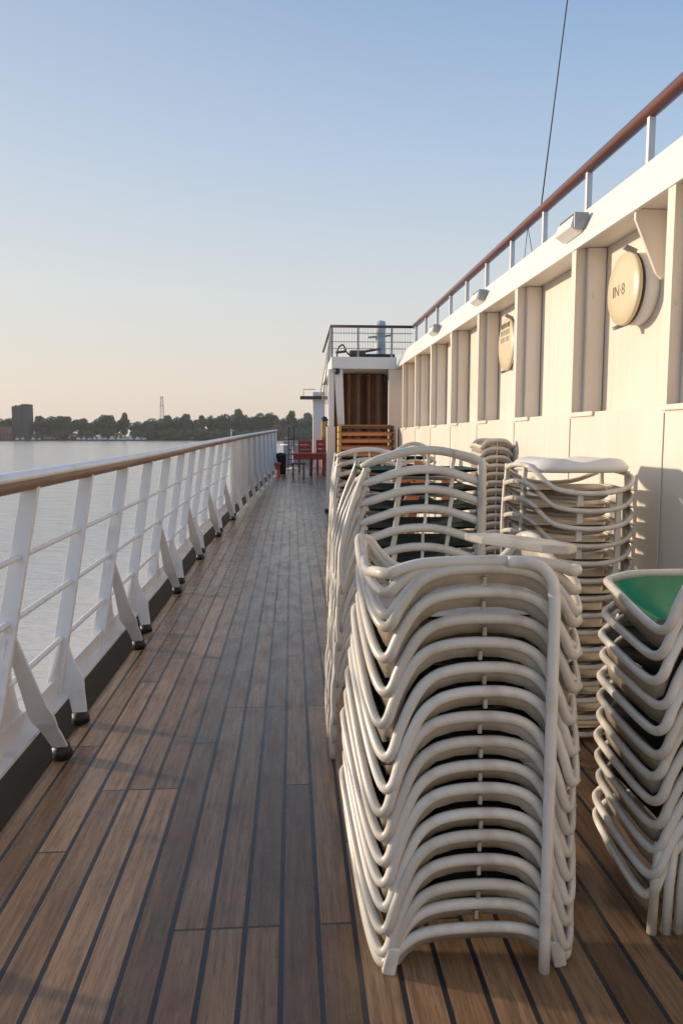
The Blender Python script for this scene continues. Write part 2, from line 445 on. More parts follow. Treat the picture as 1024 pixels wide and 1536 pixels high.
def text_mesh(s, size, name):
    cu = bpy.data.curves.new(name, 'FONT'); cu.body = s; cu.size = size; cu.extrude = .001
    cu.align_x = 'CENTER'; cu.align_y = 'CENTER'
    o = bpy.data.objects.new(name, cu); COL.objects.link(o)
    dg = bpy.context.evaluated_depsgraph_get()
    me = bpy.data.meshes.new_from_object(o.evaluated_get(dg)); me.name = name
    bpy.data.objects.remove(o)
    return me
def vent(y, z, r, label, second=False):
    t = thing('vent_cover', label, 'vent cover', (WI, y, z), 'round vent covers on the deckhouse wall')
    x = WI-.135
    m_ = MB(); m_.lathe([(0, 0), (r*.97, 0), (r*1.0, .02), (r*.99, WI-x-.058), (r*.93, WI-x-.055)], (WI-.001, y, z), (-1, 0, 0), 40)
    part('vent_body', m_, M['white'], t)
    m_ = MB(); m_.lathe([(r*.93, 0), (r*1.01, 0), (r*1.01, .013), (r*.93, .013)], (x+.053, y, z), (-1, 0, 0), 40)
    part('gasket', m_, M['rubber'], t)
    m_ = MB(); m_.lathe([(r*.93, 0), (r*1.015, 0), (r*1.02, .012), (r*.985, .02), (r*.6, .025), (0, .027)], (x+.039, y, z), (-1, 0, 0), 40)
    lid = part('lid', m_, M['lid'], t)
    mx = Matrix(((0, 0, -1, 0), (-1, 0, 0, 0), (0, 1, 0, 0), (0, 0, 0, 1)))
    if not second:
        me = text_mesh('IN·8', .082, 'lettering'); me.transform(mx)
        o = link('lettering', me, M['ink'], lid, (x+.0125-WI, .03, -.005))
    else:
        m_ = MB()
        rr = random.Random(3)
        for row in range(3):
            for k in range(7):
                yy = y+.1-.033*k; zz = z+.15-.055*row
                m_.bar((x+.0135, yy, zz-.02), (x+.0135, yy-.008+rr.random()*.016, zz+.02), .012, .003, (0, 1, 0))
        o = part('lettering', m_, M['ink'], t)
        o.parent = lid
    m_ = MB(); m_.bar((x+.0, y-.05, z+r+.02), (x+.06, y-.05, z+r-.005), .03, .02, (0, 1, 0)); part('hinge', m_, M['steel'], t)
    m_ = MB(); m_.bar((x+.0, y+.04, z-r-.012), (x+.06, y+.04, z-r+.01), .03, .02, (0, 1, 0))
    part('clasp', m_, M['steel'], t)
vent(3.80, 2.115, .182, 'large round yellowed vent cover marked with dark letters, nearest along the wall')
vent(5.9, 2.09, .205, 'round yellowed vent cover with rows of dark markings on its upper half', True)

def flood(y, z, s, label):
    t = thing('deck_lamp', label, 'deck lamp', (W-.004, y, z), 'deck lamps on the upper deck edge')
    x = W+.055
    m_ = MB(); m_.prism([(x, y-.11*s, z+.045*s), (x-.10*s, y-.11*s, z+.055*s), (x-.12*s, y-.11*s, z-.02*s), (x-.06*s, y-.11*s, z-.06*s), (x, y-.11*s, z-.055*s)], (0, .3*s, 0))
    part('lamp_body', m_, M['white'], t, .006)
    m_ = MB(); m_.box(x-.10*s, x, y-.13*s, y-.112*s, z-.035*s, z+.07*s)
    part('end_plate', m_, M['steel'], t, .003)
    m_ = MB(); m_.box(x-.09*s, x-.0, y-.11*s, y+.18*s, z+.058*s, z+.075*s)
    part('lamp_hood', m_, M['darkwood'], t, .004)
flood(4.36, 2.575, .85, 'white deck lamp with a dark hood on the fascia, the nearest and largest')
flood(6.55, 2.575, .8, 'white deck lamp with a dark hood on the fascia, second along the deck edge')
flood(8.6, 2.585, .8, 'white deck lamp with a dark hood on the fascia, third and farthest')

# upper railing
ur = thing('upper_railing', 'varnished brown wooden handrail on white posts along the upper deck edge', 'railing', (1.92, 5, ZF1))
XR, ZR = 1.925, 3.085
m_ = MB(); m_.tube([(XR, y, ZR) for y in (-2, 2, 5, 8, YF+.02)], .042, 14, sq=.9)
part('handrail', m_, M['varnish'], ur)
for i in range(15):
    y = 3.99+.83*(i-5)
    if y > YF: break
    m_ = MB(); m_.bar((XR, y, ZF1-.02), (XR, y, ZR-.03), .038, .03)
    part('post', m_, M['white'], ur, .004)
# the wire going up to the mast and a small signal line
p0 = atX(811, 306, XR); p0.z = ZR+.03; p1 = at(858, -60, p0.y+.3); p2 = p1+(p1-p0)*3
m_ = MB(); m_.tube([p0, p1, p2], .0052, 6)
solo('mast_stay', m_, M['dark'], 'thin dark wire running from the upper handrail up into the sky', 'wire', p0)
m_ = MB(); a = atX(791, 344, XR); a.z = ZR-.03
m_.tube([a, a+Vector((.0, .12, -.42))], .003, 5); m_.tube([a, a+Vector((0, -.22, -.40))], .003, 5)
solo('signal_line', m_, M['dark'], 'two thin dark cords hanging from the upper wooden handrail', 'cord', a)

# ------------------------------------------------------------------ cross structure ahead
sh = thing('deck_shelter', 'white roofed shelter across the deck with a corner post and upper deck slab', 'shelter', (1.2, YF, S(YF)))
a = at(497, 535, YF); b = at(497, 553, YF); xr = W-.002
m_ = MB(); m_.box(a.x, xr, YF, YF+3.6, b.z, a.z)
part('roof_slab', m_, M['white'], sh, .01)
m_ = MB(); l0 = at(490, 700, YF).x; l1 = at(503, 700, YF).x
m_.box(l0, l1, YF+.02, YF+.16, S(YF), at(490, 640, YF).z)
m_.box(l0+.03, l1-.02, YF+.03, YF+.15, at(490, 640, YF).z, b.z-.001)
part('corner_post', m_, M['white'], sh, .006)
m_ = MB(); m_.box(l0-.03, l1+.03, YF, YF+.19, S(YF), S(YF)+.05)
part('post_foot', m_, M['dark'], sh, .004)
m_ = MB()
q = [at(501, 553.2, YF), at(514, 553.2, YF), at(517, 637, YF), at(507, 637, YF)]
m_.prism([(v.x, YF+.05, v.z) for v in q], (0, .1, 0))
part('tapered_pillar', m_, M['white'], sh, .005)
m_ = MB(); m_.box(at(583, 600, YF).x, WI+.12, YF+.02, YF+.1, S(YF), b.z-.002)
part('side_panel', m_, M['wallpaint'], sh)
m_ = MB(); m_.box(l1, 2.6, YF+1.1, YF+1.2, S(YF), b.z-.002)
part('back_wall', m_, M['darkwood'], sh)
m_ = MB(); rows = []
x0, x1 = at(511, 600, YF).x, at(584, 600, YF).x+.02
for k in range(140):
    x = x0+(x1-x0)*k/139
    y = YF+.75+.085*math.sin(x*38)+.04*math.sin(x*21+1)
    rows.append([(x, y, at(500, 640, YF).z-.25), (x, y+.01, at(500, 553, YF).z-.002)])
m_.grid(rows, True)
solo('curtain', m_, M['curtain'], 'dark brown pleated curtain hanging under the shelter roof', 'curtain', (1.2, YF+.75, 1.4))
m_ = MB(); lp = at(505, 557, YF); m_.lathe([(0, 0), (.04, 0), (.05, .05), (.03, .09), (0, .1)], lp+Vector((0, .03, .0)), (0, -1, 0), 14)
solo('bulkhead_lamp', m_, M['dark'], 'small dark round lamp at the top of the shelter corner pillar', 'lamp', lp)

# upper fence over the shelter
fe = thing('upper_fence', 'thin wire fence with a dark top rail above the white shelter roof', 'fence', (1.2, YF+.05, a.z))
za, zt = a.z, at(497, 488.5, YF).z
m_ = MB(); m_.tube([(a.x, YF+.05, zt), (XR-.02, YF+.05, zt)], .022, 8)
part('top_rail', m_, M['darkwood'], fe)
for x in (a.x+.01, a.x+.42, XR-.35):
    m_ = MB(); m_.bar((x, YF+.05, za), (x, YF+.05, zt-.015), .03, .02); part('fence_post', m_, M['steel'], fe)
for z in (.28, .5, .78):
    m_ = MB(); m_.tube([(a.x, YF+.05, za+(zt-za)*z), (XR-.02, YF+.05, za+(zt-za)*z)], .006, 6); part('wire', m_, M['steel'], fe)
m_ = MB()
for k in range(30):
    x = a.x+.03+k*.042
    if x > XR-.05: break
    m_.tube([(x, YF+.06, za+.05), (x, YF+.06, zt-.02)], .0028, 4)
part('netting', m_, M['steel'], fe)
m_ = MB(); m_.tube([(a.x, YF+.05, zt), (a.x+.02, YF+3.5, zt)], .022, 8)
part('side_rail', m_, M['darkwood'], fe)
# stays going down forward
sy = thing('rigging_stays', 'pale slanting stay wires dropping from the corner of the upper fence', 'rigging', at(490, 560, YF+2))
for k, (xa, xb, yb_) in enumerate(((496.5, 480, 592), (497, 484, 600), (497, 487.5, 606), (497, 491, 606))):
    m_ = MB(); m_.tube([at(xa, 492, YF+.1), at(xb, yb_, YF+2.2+.2*k)], .011, 6)
    part('stay_wire', m_, M['white'], sy)
# blue-white telegraph and dark gear on the roof
tg = thing('engine_telegraph', 'pale blue and white pedestal instrument standing on the shelter roof', 'instrument', at(571, 533, YF+.5))
ps = MB(); bx = at(570, 530, YF+.5).x; zb = a.z
ps.lathe([(.11, 0), (.09, .04), (.085, .36), (.1, .4)], (bx, YF+.5, zb), (0, 0, 1), 16); part('pedestal', ps, M['blue'], tg)
ps = MB(); ps.lathe([(0, -.07), (.13, -.07), (.14, 0), (.13, .07), (0, .07)], (bx, YF+.5, zb+.5), (1, 0, 0), 18); part('dial_head', ps, M['blue'], tg)
ps = MB(); ps.bar((bx-.2, YF+.46, zb+.36), (bx+.2, YF+.46, zb+.40), .03, .03, (0, 0, 1)); part('handle', ps, M['steel'], tg)
wn = thing('deck_winch', 'low dark winch with a long handle lying on the shelter roof', 'winch', at(540, 533, YF+.4))
zz = a.z; xx = at(535, 530, YF+.4).x
ps = MB(); ps.box(xx-.12, xx+.14, YF+.3, YF+.5, zz, zz+.14); part('winch_body', ps, M['dark'], wn, .02)
ps = MB(); ps.box(xx+.14, xx+.62, YF+.36, YF+.5, zz, zz+.09); part('winch_base', ps, M['dark'], wn, .02)
ps = MB(); ps.tube([(xx+.1, YF+.36, zz+.12), (xx+.38, YF+.36, zz+.17)], .02, 8); part('handle', ps, M['dark'], wn)
hs = MB(); x = at(505, 530, YF+.3).x
hs.tube([(x, YF+.3, zz+.02), (x+.02, YF+.3, zz+.16), (x+.1, YF+.32, zz+.22), (x+.16, YF+.3, zz+.1), (x+.24, YF+.32, zz+.05), (x+.3, YF+.3, zz+.02)], .014, 6, sub=5)
hs.tube([(x-.02, YF+.33, zz+.1), (x+.14, YF+.33, zz+.12)], .02, 6)
solo('hose', hs, M['dark'], 'black hose looped at the corner of the shelter roof', 'hose', (x, YF+.3, zz))

# stack of slatted benches in front of the curtain
zb0 = S(YF-.2)
zt_ = at(545, 638, YF-.3).z
xb0, xb1 = at(507, 650, YF-.3).x, at(590.5, 650, YF-.3).x
nb = 13; pt = (zt_-zb0)/nb
for k in range(nb):
    z0 = zb0+pt*k
    t = thing('folding_bench', f'orange wooden slatted bench folded flat before the curtain, {ORD[nb-1-k]} from the top', 'bench', ((xb0+xb1)/2, YF-.3, z0), 'folded slatted benches')
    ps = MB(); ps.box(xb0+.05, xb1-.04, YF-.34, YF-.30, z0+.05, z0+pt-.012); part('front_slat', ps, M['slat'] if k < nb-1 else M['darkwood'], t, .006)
    ps = MB(); ps.box(xb0+.05, xb1-.04, YF-.28, YF-.05, z0+.09, z0+.115); part('seat', ps, M['slat'], t, .004)
    ps = MB(); ps.box(xb0, xb0+.048, YF-.33, YF-.05, z0+.005, z0+pt-.004); part('end_frame', ps, M['yellow'], t, .006)
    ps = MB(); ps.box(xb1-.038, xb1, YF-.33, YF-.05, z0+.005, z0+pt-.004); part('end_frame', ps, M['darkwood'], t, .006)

# ------------------------------------------------------------------ far end of the deck
def dz(y): return S(y)
pl = thing('white_mast_post', 'square white post with a crosswise platform near its top', 'post', at(478, 700, 23.5))
ps = MB(); p = at(478, 600, 23.5); zz = dz(23.5)
ps.box(at(469, 600, 23.5).x, at(487, 600, 23.5).x, 23.5, 23.8, zz, at(478, 588, 23.5).z); part('pillar', ps, M['white'], pl, .01)
ps = MB(); ps.box(at(450, 600, 23.5).x, at(491, 600, 23.5).x, 23.3, 23.9, at(450, 598.5, 23.5).z, at(450, 594.5, 23.5).z); part('platform', ps, M['darkwood'], pl, .005)
ps = MB(); q0 = at(455, 594, 23.5); q1 = at(455, 584, 23.5)
ps.tube([q0, q1], .01, 6); ps.tube([q1, (at(473, 584, 23.5).x, 23.5, q1.z)], .01, 6); part('platform_rail', ps, M['steel'], pl)
yl = thing('ochre_locker', 'ochre and orange painted locker beside the white post', 'locker', (at(488, 700, 22.9).x, 22.9, dz(22.9)))
x0, x1 = at(482.5, 650, 22.9).x, at(491, 650, 22.9).x
ps = MB(); ps.box(x0, x1, 22.9, 23.2, dz(22.9), at(485, 655, 22.9).z); part('locker_body', ps, M['redorange'], yl, .01)
ps = MB(); ps.box(x0, x1, 22.9, 23.2, at(485, 655, 22.9).z+.002, at(485, 632, 22.9).z); part('locker_door', ps, M['yellow'], yl, .01)
ps = MB(); ps.lathe([(.12, 0), (.12, .05), (.06, .14), (0, .16)], ((x0+x1)/2, 23.05, at(485, 632, 22.9).z+.003), (0, 0, 1), 14); part('cap', ps, M['dark'], yl)

def table(y, xl, xr_, ytop, name, label):
    z = dz(y); X0, X1 = at(xl, 680, y).x, at(xr_, 680, y).x; zt = at(450, ytop, y).z
    t = thing('picnic_table', label, 'table', ((X0+X1)/2, y, z))
    ps = MB()
    for j in range(4): ps.box(X0, X1, y+.19*j, y+.19*j+.17, zt-.045, zt)
    part('tabletop', ps, M['red'], t, .006)
    ps = MB(); ps.box(X0+.04, X1-.04, y+.02, y+.06, zt-.17, zt-.046); part('apron', ps, M['red'], t, .004)
    for x in (X0+.55, X1-.10):
        for yy in (y+.06, y+.62):
            ps = MB(); ps.bar((x-.03, yy, z), (x, yy, zt-.047), .07, .07); part('leg', ps, M['red'] if x > X0+.7 else M['darkwood'], t, .004)
table(19.5, 437, 493, 680, '', 'red painted wooden table at the far end of the deck')
def bench_chair(y, xl, xr_, ytop, label, mm):
    z = dz(y); X0, X1 = at(xl, 680, y).x, at(xr_, 680, y).x; zt = at(450, ytop, y).z
    t = thing('garden_chair', label, 'chair', ((X0+X1)/2, y, z), 'red chairs around the far table')
    ps = MB()
    for j in range(3): ps.box(X0, X1, y+.02*j, y+.02*j+.03, zt-.13*j-.11, zt-.13*j)
    part('backrest', ps, mm, t, .005)
    ps = MB(); ps.box(X0, X1, y-.42, y, z+.42, z+.46); part('seat', ps, mm, t, .005)
    for x in (X0+.03, X1-.03):
        for yy in (y-.4, y):
            ps = MB(); ps.bar((x, yy, z), (x, yy, z+.42 if yy < y else zt-.02), .045, .045); part('leg', ps, mm, t)
bench_chair(20.9, 447, 467, 661, 'dark red garden chair with a slatted back behind the red table, the whole one', M['red'])
bench_chair(20.9, 474, 494, 660, 'dark red garden chair behind the red table, partly hidden by the shelter post', M['red'])
st_ = thing('low_stool', 'low dark stool standing before the red table', 'stool', (at(445, 700, 18.6).x, 18.6, dz(18.6)))
y = 18.6; z = dz(y); X0, X1 = at(437, 700, y).x, at(458, 700, y).x
ps = MB(); ps.box(X0, X1, y, y+.3, z+.36, z+.40); part('seat', ps, M['darkwood'], st_, .004)
for x in (X0+.04, X1-.04):
    for yy in (y+.03, y+.27):
        ps = MB(); ps.bar((x, yy, z), (x, yy, z+.36), .035, .035); part('leg', ps, M['darkwood'], st_)
ps = MB(); p = at(421, 698, 20.3); ps.lathe([(0, 0), (.14, 0), (.155, .5), (.165, .52), (.165, .56), (.0, .6)], (p.x, 20.3, dz(20.3)), (0, 0, 1), 18)
solo('waste_bin', ps, M['dark'], 'black round waste bin beside the end of the white bulwark', 'bin', (p.x, 20.3, dz(20.3)))
ld = thing('step_ladder', 'dark metal step ladder standing behind the black bin', 'ladder', (at(436, 690, 22).x, 22, dz(22)))
for px in (432, 440):
    ps = MB(); ps.bar((at(px, 690, 22).x, 22, dz(22)), (at(px+1, 640, 22).x, 22.25, at(px, 641, 22).z), .03, .03); part('side_rail', ps, M['dark'], ld)
for k in range(6):
    zz = dz(22)+.15+.15*k
    ps = MB(); ps.box(at(432, 690, 22).x, at(440, 690, 22).x, 22+.03*k, 22.06+.03*k, zz, zz+.02); part('tread', ps, M['dark'], ld)
wt = thing('white_table', 'small white round table behind the black bin', 'table', (at(443, 690, 22.6).x, 22.6, dz(22.6)))
p = at(440, 680, 22.6)
ps = MB(); ps.lathe([(0, 0), (.4, 0), (.41, .02), (.4, .035), (0, .035)], (p.x, 22.6, dz(22.6)+.72), (0, 0, 1), 24); part('tabletop', ps, M['white'], wt)
ps = MB(); ps.lathe([(.22, 0), (.2, .02), (.03, .05), (.03, .7), (.0, .71)], (p.x, 22.6, dz(22.6)), (0, 0, 1), 16); part('pedestal', ps, M['white'], wt)
ps = MB(); p = at(407, 695, 19.5); 
ps.lathe([(.1, 0), (.1, .03), (.055, .05), (.055, .3), (.085, .32), (.085, .36), (0, .38)], (railX(19.5)+.14, 19.5, dz(19.5)), (0, 0, 1), 16)
solo('mooring_bollard', ps, M['redorange'], 'small orange red bollard at the foot of the white bulwark', 'bollard', (railX(19.5)+.14, 19.5, dz(19.5)))
# bow rail closing the far end of the deck
br = thing('bow_bulwark', 'low grey bulwark closing the far end of the deck behind the tables', 'bulwark', (.6, 25.5, dz(25.5)))
ps = MB(); ps.box(-.3, 2.6, 25.5, 25.56, dz(25.5)-.1, at(450, 662, 25.5).z); part('panel', ps, M['steel'], br)

# ------------------------------------------------------------------ stacking chairs
HY, RIM = .22, .0122
ARCH = {'round': [(-.224, -.90), (-.205, -.66), (-.182, -.42), (-.152, -.20), (-.112, -.07), (-.058, -.012), (0, 0)],
        'flat': [(-.236, -.66), (-.232, -.63), (-.21, -.53), (-.16, -.33), (-.11, -.155), (-.058, -.04), (0, 0)]}
def rim_path(T, rise=0, bw=0, form='round', top=.012):
    a = ARCH[form]
    arch = [(x, -HY+.004, T*z) for x, z in a]
    arch += [(-x, y, z) for x, y, z in arch[-2::-1]]
    side = [(.243, -HY+.022, -T), (.256, -HY+.075, -T+.004), (.261, -.06, -T+.012)]
    side = side+[(x, -y, z) for x, y, z in side[::-1]]
    back = [(-x, -y, z) for x, y, z in arch]
    left = [(-x, -y, z) for x, y, z in side]
    if rise or bw:
        def warp(x, y, z):
            k = min(1, max(0, (y+HY)/(2*HY)))
            q = (z+T)/max(T, 1e-4)
            rs = rise*min(1, k*1.25)
            z2 = -T+rs+q*(T+top-rs) if k > .02 else z
            return (x*(1+bw*k/.24), y, z2)
        return [warp(*p) for p in arch+side+back+left]
    return arch+side+back+left
def arch_z(x, T, form='round'):
    a = ARCH[form]
    x = -abs(x)
    for (x0, z0), (x1, z1) in zip(a, a[1:]):
        if x0 <= x <= x1: return T*(z0+(z1-z0)*(x-x0)/(x1-x0))
    return -T*.9
CACHE = {}
def chair_parts(T, L, style):
    """style: dict of options; local z = 0 at the lowest point (T below the arch top, L of leg)"""
    key = (round(T, 3), round(L, 3), tuple(sorted((k, str(v)) for k, v in style.items())))
    if key in CACHE: return CACHE[key]
    up = Vector((0, 0, -(T+L)))          # offset passed as 'off' (subtracted)
    out = []
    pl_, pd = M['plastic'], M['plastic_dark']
    kind = style.get('frame', 'rim')
    mb = MB()
    RP = lambda: rim_path(T, style.get('rise', 0), style.get('bw', 0), style.get('form', 'round'), style.get('top', .012))
    if kind == 'rim':
        mb.tube(RP(), RIM, 10, True, 4, 1.14)
    elif kind == 'slatted':              # a curved top rail, two side rails running back
        ar = [(-.262, -HY+.02, -T*.76), (-.243, -HY+.008, -T*.68)]+[(x, -HY, T*z) for x, z in ARCH['flat'][2:]]
        ar = ar+[(-x, y, z) for x, y, z in ar[-2::-1]]
        rr_ = [.007, .012]+[.0155]*(len(ar)-4)+[.012, .007]
        mb.tube(ar, rr_, 8, False, 4, 1.15)
        for sx in (-1, 1):
            mb.tube([(sx*.232, -HY+.012, -T*.95), (sx*.25, -.1, -T-.03), (sx*.25, .1, -T-.055), (sx*.235, HY, -T-.06)], .011, 7, False, 3)
        mb.tube([(-.235, HY, -T-.06), (0, HY+.02, -T-.05), (.235, HY, -T-.06)], .011, 7, False, 3)
    else:                                # 'sag': the rail dips towards the middle and bulges out
        fr_ = [(-.240, -.12, .002), (-.215, -.165, -.018), (-.165, -.205, -.075), (-.12, -.225, -.1), (-.03, -.245, -.113), (.08, -.245, -.112), (.17, -.225, -.097), (.222, -.185, -.07), (.243, -.12, -.045)]
        path = fr_+[(.245, .06, -.03), (.235, .19, -.04), (.1, .235, -.09), (-.1, .235, -.09), (-.232, .19, -.03), (-.245, .04, .0)]
        mb.tube(path, RIM*1.0, 8, True, 4, .95)
    out.append(('frame', mb.mesh('frame', 0, up), pl_))
    if kind == 'sag':
        mb = MB(); mb.tube([(-.2, .02, -.10), (-.13, -.10, -.135), (0, -.15, -.142), (.12, -.12, -.137), (.2, .0, -.11)], .0115, 8, False, 4)
        out.append(('backrest', mb.mesh('backrest', 0, up), pd))
    if style.get('green_shell'):
        mb = MB(); path = RP(); n = len(path); rows = []
        for s, dz_ in ((.985, .0), (.9, -.02), (.72, -.05), (.4, -.07), (.02, -.075)):
            rows.append([(x*s, y*s, (z if s > .9 else z*s+(-T)*(1-s))+dz_) for x, y, z in path])
        mb.grid(rows, True, True); out.append(('seat', mb.mesh('seat', 0, up), M['green']))
    elif style.get('pan', True):
        mb = MB(); rows = []
        for i in range(9):
            x = -.25+.5*i/8; row = []
            for j in range(9):
                y = -.2+.4*j/8
                row.append((x*style.get('pan_w', 1), y, (style.get('pan_z', -T))+.004-.028*(1-(x/.25)**2)*(1-(y/.2)**4)))
            rows.append(row)
        mb.grid(rows, True); mb.grid([[(x, y, z-.006) for x, y, z in r] for r in rows], True)
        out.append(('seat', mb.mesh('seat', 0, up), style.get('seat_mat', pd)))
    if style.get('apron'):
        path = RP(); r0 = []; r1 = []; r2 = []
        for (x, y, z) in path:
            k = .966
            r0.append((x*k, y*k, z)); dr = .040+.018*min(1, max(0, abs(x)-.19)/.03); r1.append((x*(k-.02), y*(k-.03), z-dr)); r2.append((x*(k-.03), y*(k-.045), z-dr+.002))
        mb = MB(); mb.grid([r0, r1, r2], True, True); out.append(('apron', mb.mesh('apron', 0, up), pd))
        for s in ((-1,) if style.get('spacer', True) else ()):
            mb = MB(); mb.bar((.006, s*(HY-.013), -.046), (.006, s*(HY-.011), -.022), .010, .012)
            out.append(('spacer', mb.mesh('spacer', .002, up), pd))
    pit = style.get('pitch', .08)
    for (xa, w) in style.get('arch_spindles', ()):
        mb = MB(); z = arch_z(xa, T, style.get('form', 'round'))
        mb.bar((xa, -HY+.008, z-.004), (xa+(-.012 if w > .015 else 0), -HY+.008, z-pit+.004), w, .012)
        out.append(('spindle', mb.mesh('spindle', .002, up), pl_))
    for ya in style.get('low_spindles', ()):
        for s in (-1,):
            mb = MB(); mb.bar((ya, -.232, -.105), (ya+.003, -.225, -.105-pit+.012), .026, .012)
            out.append(('spindle', mb.mesh('spindle', .002, up), style.get('spindle_mat', pl_)))
    if L > .02:
        for sx in (-1, 1):
            for sy_ in (-1, 1):
                sp0 = style.get('splay', .14) * min(1, L/.42)
                if style.get('straight') == (sx, sy_): continue
                mb = MB(); c = Vector((sx*.243, sy_*(HY-.02), -T)); sp_ = sp0*(1 if sx < 0 else style.get('splay_r', .0))
                if kind == 'sag':
                    c = Vector((sx*.238, -.10 if sy_ < 0 else .18, -.055 if sx > 0 else -.03))
                    mb.tube([c+Vector((0, 0, .03)), c, c+Vector((sx*.006, 0, -.12)), c+Vector((sx*.008, 0, -(L+T)*.6)), Vector((c.x+sx*.004, c.y, -T-L))], [.012, .0125, .012, .012, .011], 7, sub=3)
                    out.append(('leg', mb.mesh('leg', 0, up), pl_)); continue
                mb.tube([c+Vector((0, 0, .03)), c, c+Vector((sx*sp_*.5, sy_*.012, -L*.3)), c+Vector((sx*sp_*.88, sy_*.02, -L*.66)), c+Vector((sx*sp_*.85, sy_*.02, -L))], [.012, .0135, .013, .012, .012], 7, sub=3)
                out.append(('leg', mb.mesh('leg', 0, up), pl_))
    if kind == 'slatted':
        for yy in (-.07, .07):
            sp_ = style.get('splay', .14)*min(1, L/.42)
            mb = MB(); c = Vector((-.25, yy, -T-.04))
            mb.tube([c, c+Vector((-sp_*.55, 0, -L*.3)), c+Vector((-sp_*.86, 0, -L*.6)), c+Vector((-sp_*.88, 0, -L*.85))], [.009, .0105, .010, .008], 6, sub=3)
            out.append(('side_slat', mb.mesh('side_slat', 0, up), pl_))
    if style.get('flap'):
        for s in (1,):
            mb = MB(); yy = -HY+.02
            mb.prism([(.17, yy, -T+.075), (.225, yy, -T+.055), (.262, yy+.01, -T+.02), (.268, yy+.012, -T+.004), (.255, yy+.01, -T-.008), (.21, yy, -T-.02), (.17, yy, -T-.03)], (0, .014, 0))
            out.append(('armrest', mb.mesh('armrest', .004, up), pl_))
    CACHE[key] = out
    return out
def place_chair(x, y, zpeak, T, L, style, label, rz=0, sc_=(1, 1, 1), extra=None):
    t = thing('plastic_chair', label, 'chair', (x, y, zpeak-(T+L)*sc_[2]), 'stacked white plastic chairs')
    t.rotation_euler.z = rz; t.scale = sc_
    for n, me, m_ in chair_parts(T, L, style):
        link(n, me, m_, t)
    return t
rj = random.Random(21)
def jit(s=.003): return rj.uniform(-s, s)

# near stack
A_ = dict(apron=True, seat_mat=M['shade_seat'])
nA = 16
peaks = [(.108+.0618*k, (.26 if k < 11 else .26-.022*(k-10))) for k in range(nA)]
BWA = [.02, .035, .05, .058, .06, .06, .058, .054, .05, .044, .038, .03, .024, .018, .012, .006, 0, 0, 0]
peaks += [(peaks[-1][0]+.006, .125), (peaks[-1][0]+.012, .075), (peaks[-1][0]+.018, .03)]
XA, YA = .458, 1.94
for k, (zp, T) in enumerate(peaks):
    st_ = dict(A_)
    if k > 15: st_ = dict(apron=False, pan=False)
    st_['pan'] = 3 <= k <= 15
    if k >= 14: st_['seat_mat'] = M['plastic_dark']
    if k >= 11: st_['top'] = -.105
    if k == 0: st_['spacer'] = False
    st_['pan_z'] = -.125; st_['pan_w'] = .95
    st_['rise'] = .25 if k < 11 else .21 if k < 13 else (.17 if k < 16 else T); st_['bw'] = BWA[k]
    if 9 <= k <= 15: st_['flap'] = True
    Tk = min(T, zp-.012)
    n_ = len(peaks)-1-k
    lab = f'off-white plastic chair in the nearest stack beside the walkway, {ORD[n_]} from the top'
    if n_ == 0: lab = 'topmost off-white plastic chair of the nearest stack, with one long straight leg and flat armrest'
    if k == 0: lab = 'lowest off-white plastic chair of the nearest stack, its short arch standing on the deck'
    t = place_chair(XA+jit(.006), YA+jit(.006), zp+jit(.004)*(k > 0 and n_ > 0), Tk, 0, st_, lab, jit(.022)*(n_ > 0))
    if k == 0:
        for sx in (-1, 1):
            mb = MB(); mb.bar((sx*.205, -HY, .06), (sx*.222, -HY-.004, -.010), .034, .03)
            link('leg', mb.mesh('leg', .005), M['plastic'], t)
    if n_ == 0:
        mb = MB(); zz = T
        mb.tube([(.06, -HY, zz-.002), (.12, -HY-.006, zz-.006), (.158, -HY-.014, zz-.03), (.172, -HY-.02, zz-.085), (.173, -HY-.021, zz-.3), (.173, -HY-.022, .0-zp+T+.0)], .0145, 10, sub=5)
        link('leg', mb.mesh('leg'), M['plastic'], t)
        mb = MB()
        mb.prism([(.02, .06, zz+.012), (.06, .02, zz+.004), (.2, -.06, zz-.008), (.27, -.07, zz-.012), (.305, -.04, zz-.012), (.30, .0, zz-.012), (.25, .05, zz-.006), (.12, .1, zz+.006)], (0, 0, .022))
        link('armrest', mb.mesh('armrest', .006), M['plastic'], t)

# right-hand stack with the green seat on top
nG = 12
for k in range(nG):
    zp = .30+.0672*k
    st_ = dict(apron=(k % 3 != 1), pan=(1 < k), pan_z=-.16, pan_w=.72, seat_mat=M['shade_seat'], rise=.02, top=-.12, bw=-.03)
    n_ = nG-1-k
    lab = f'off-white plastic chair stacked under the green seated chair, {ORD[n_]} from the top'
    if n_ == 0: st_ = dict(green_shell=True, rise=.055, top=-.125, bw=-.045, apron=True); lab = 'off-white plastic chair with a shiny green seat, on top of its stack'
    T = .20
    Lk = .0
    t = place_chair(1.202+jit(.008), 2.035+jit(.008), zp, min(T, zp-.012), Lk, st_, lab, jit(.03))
    if k == 0:
        for sx in (-1, 1):
            for xx in (.225, .185, .15)[:3]:
                mb = MB(); mb.tube([(sx*(xx-.01), -HY, .16), (sx*xx, -HY-.003, .04), (sx*(xx+.004), -HY-.004, -.10)], .0135, 8)
                link('leg', mb.mesh('leg'), M['plastic'], t)

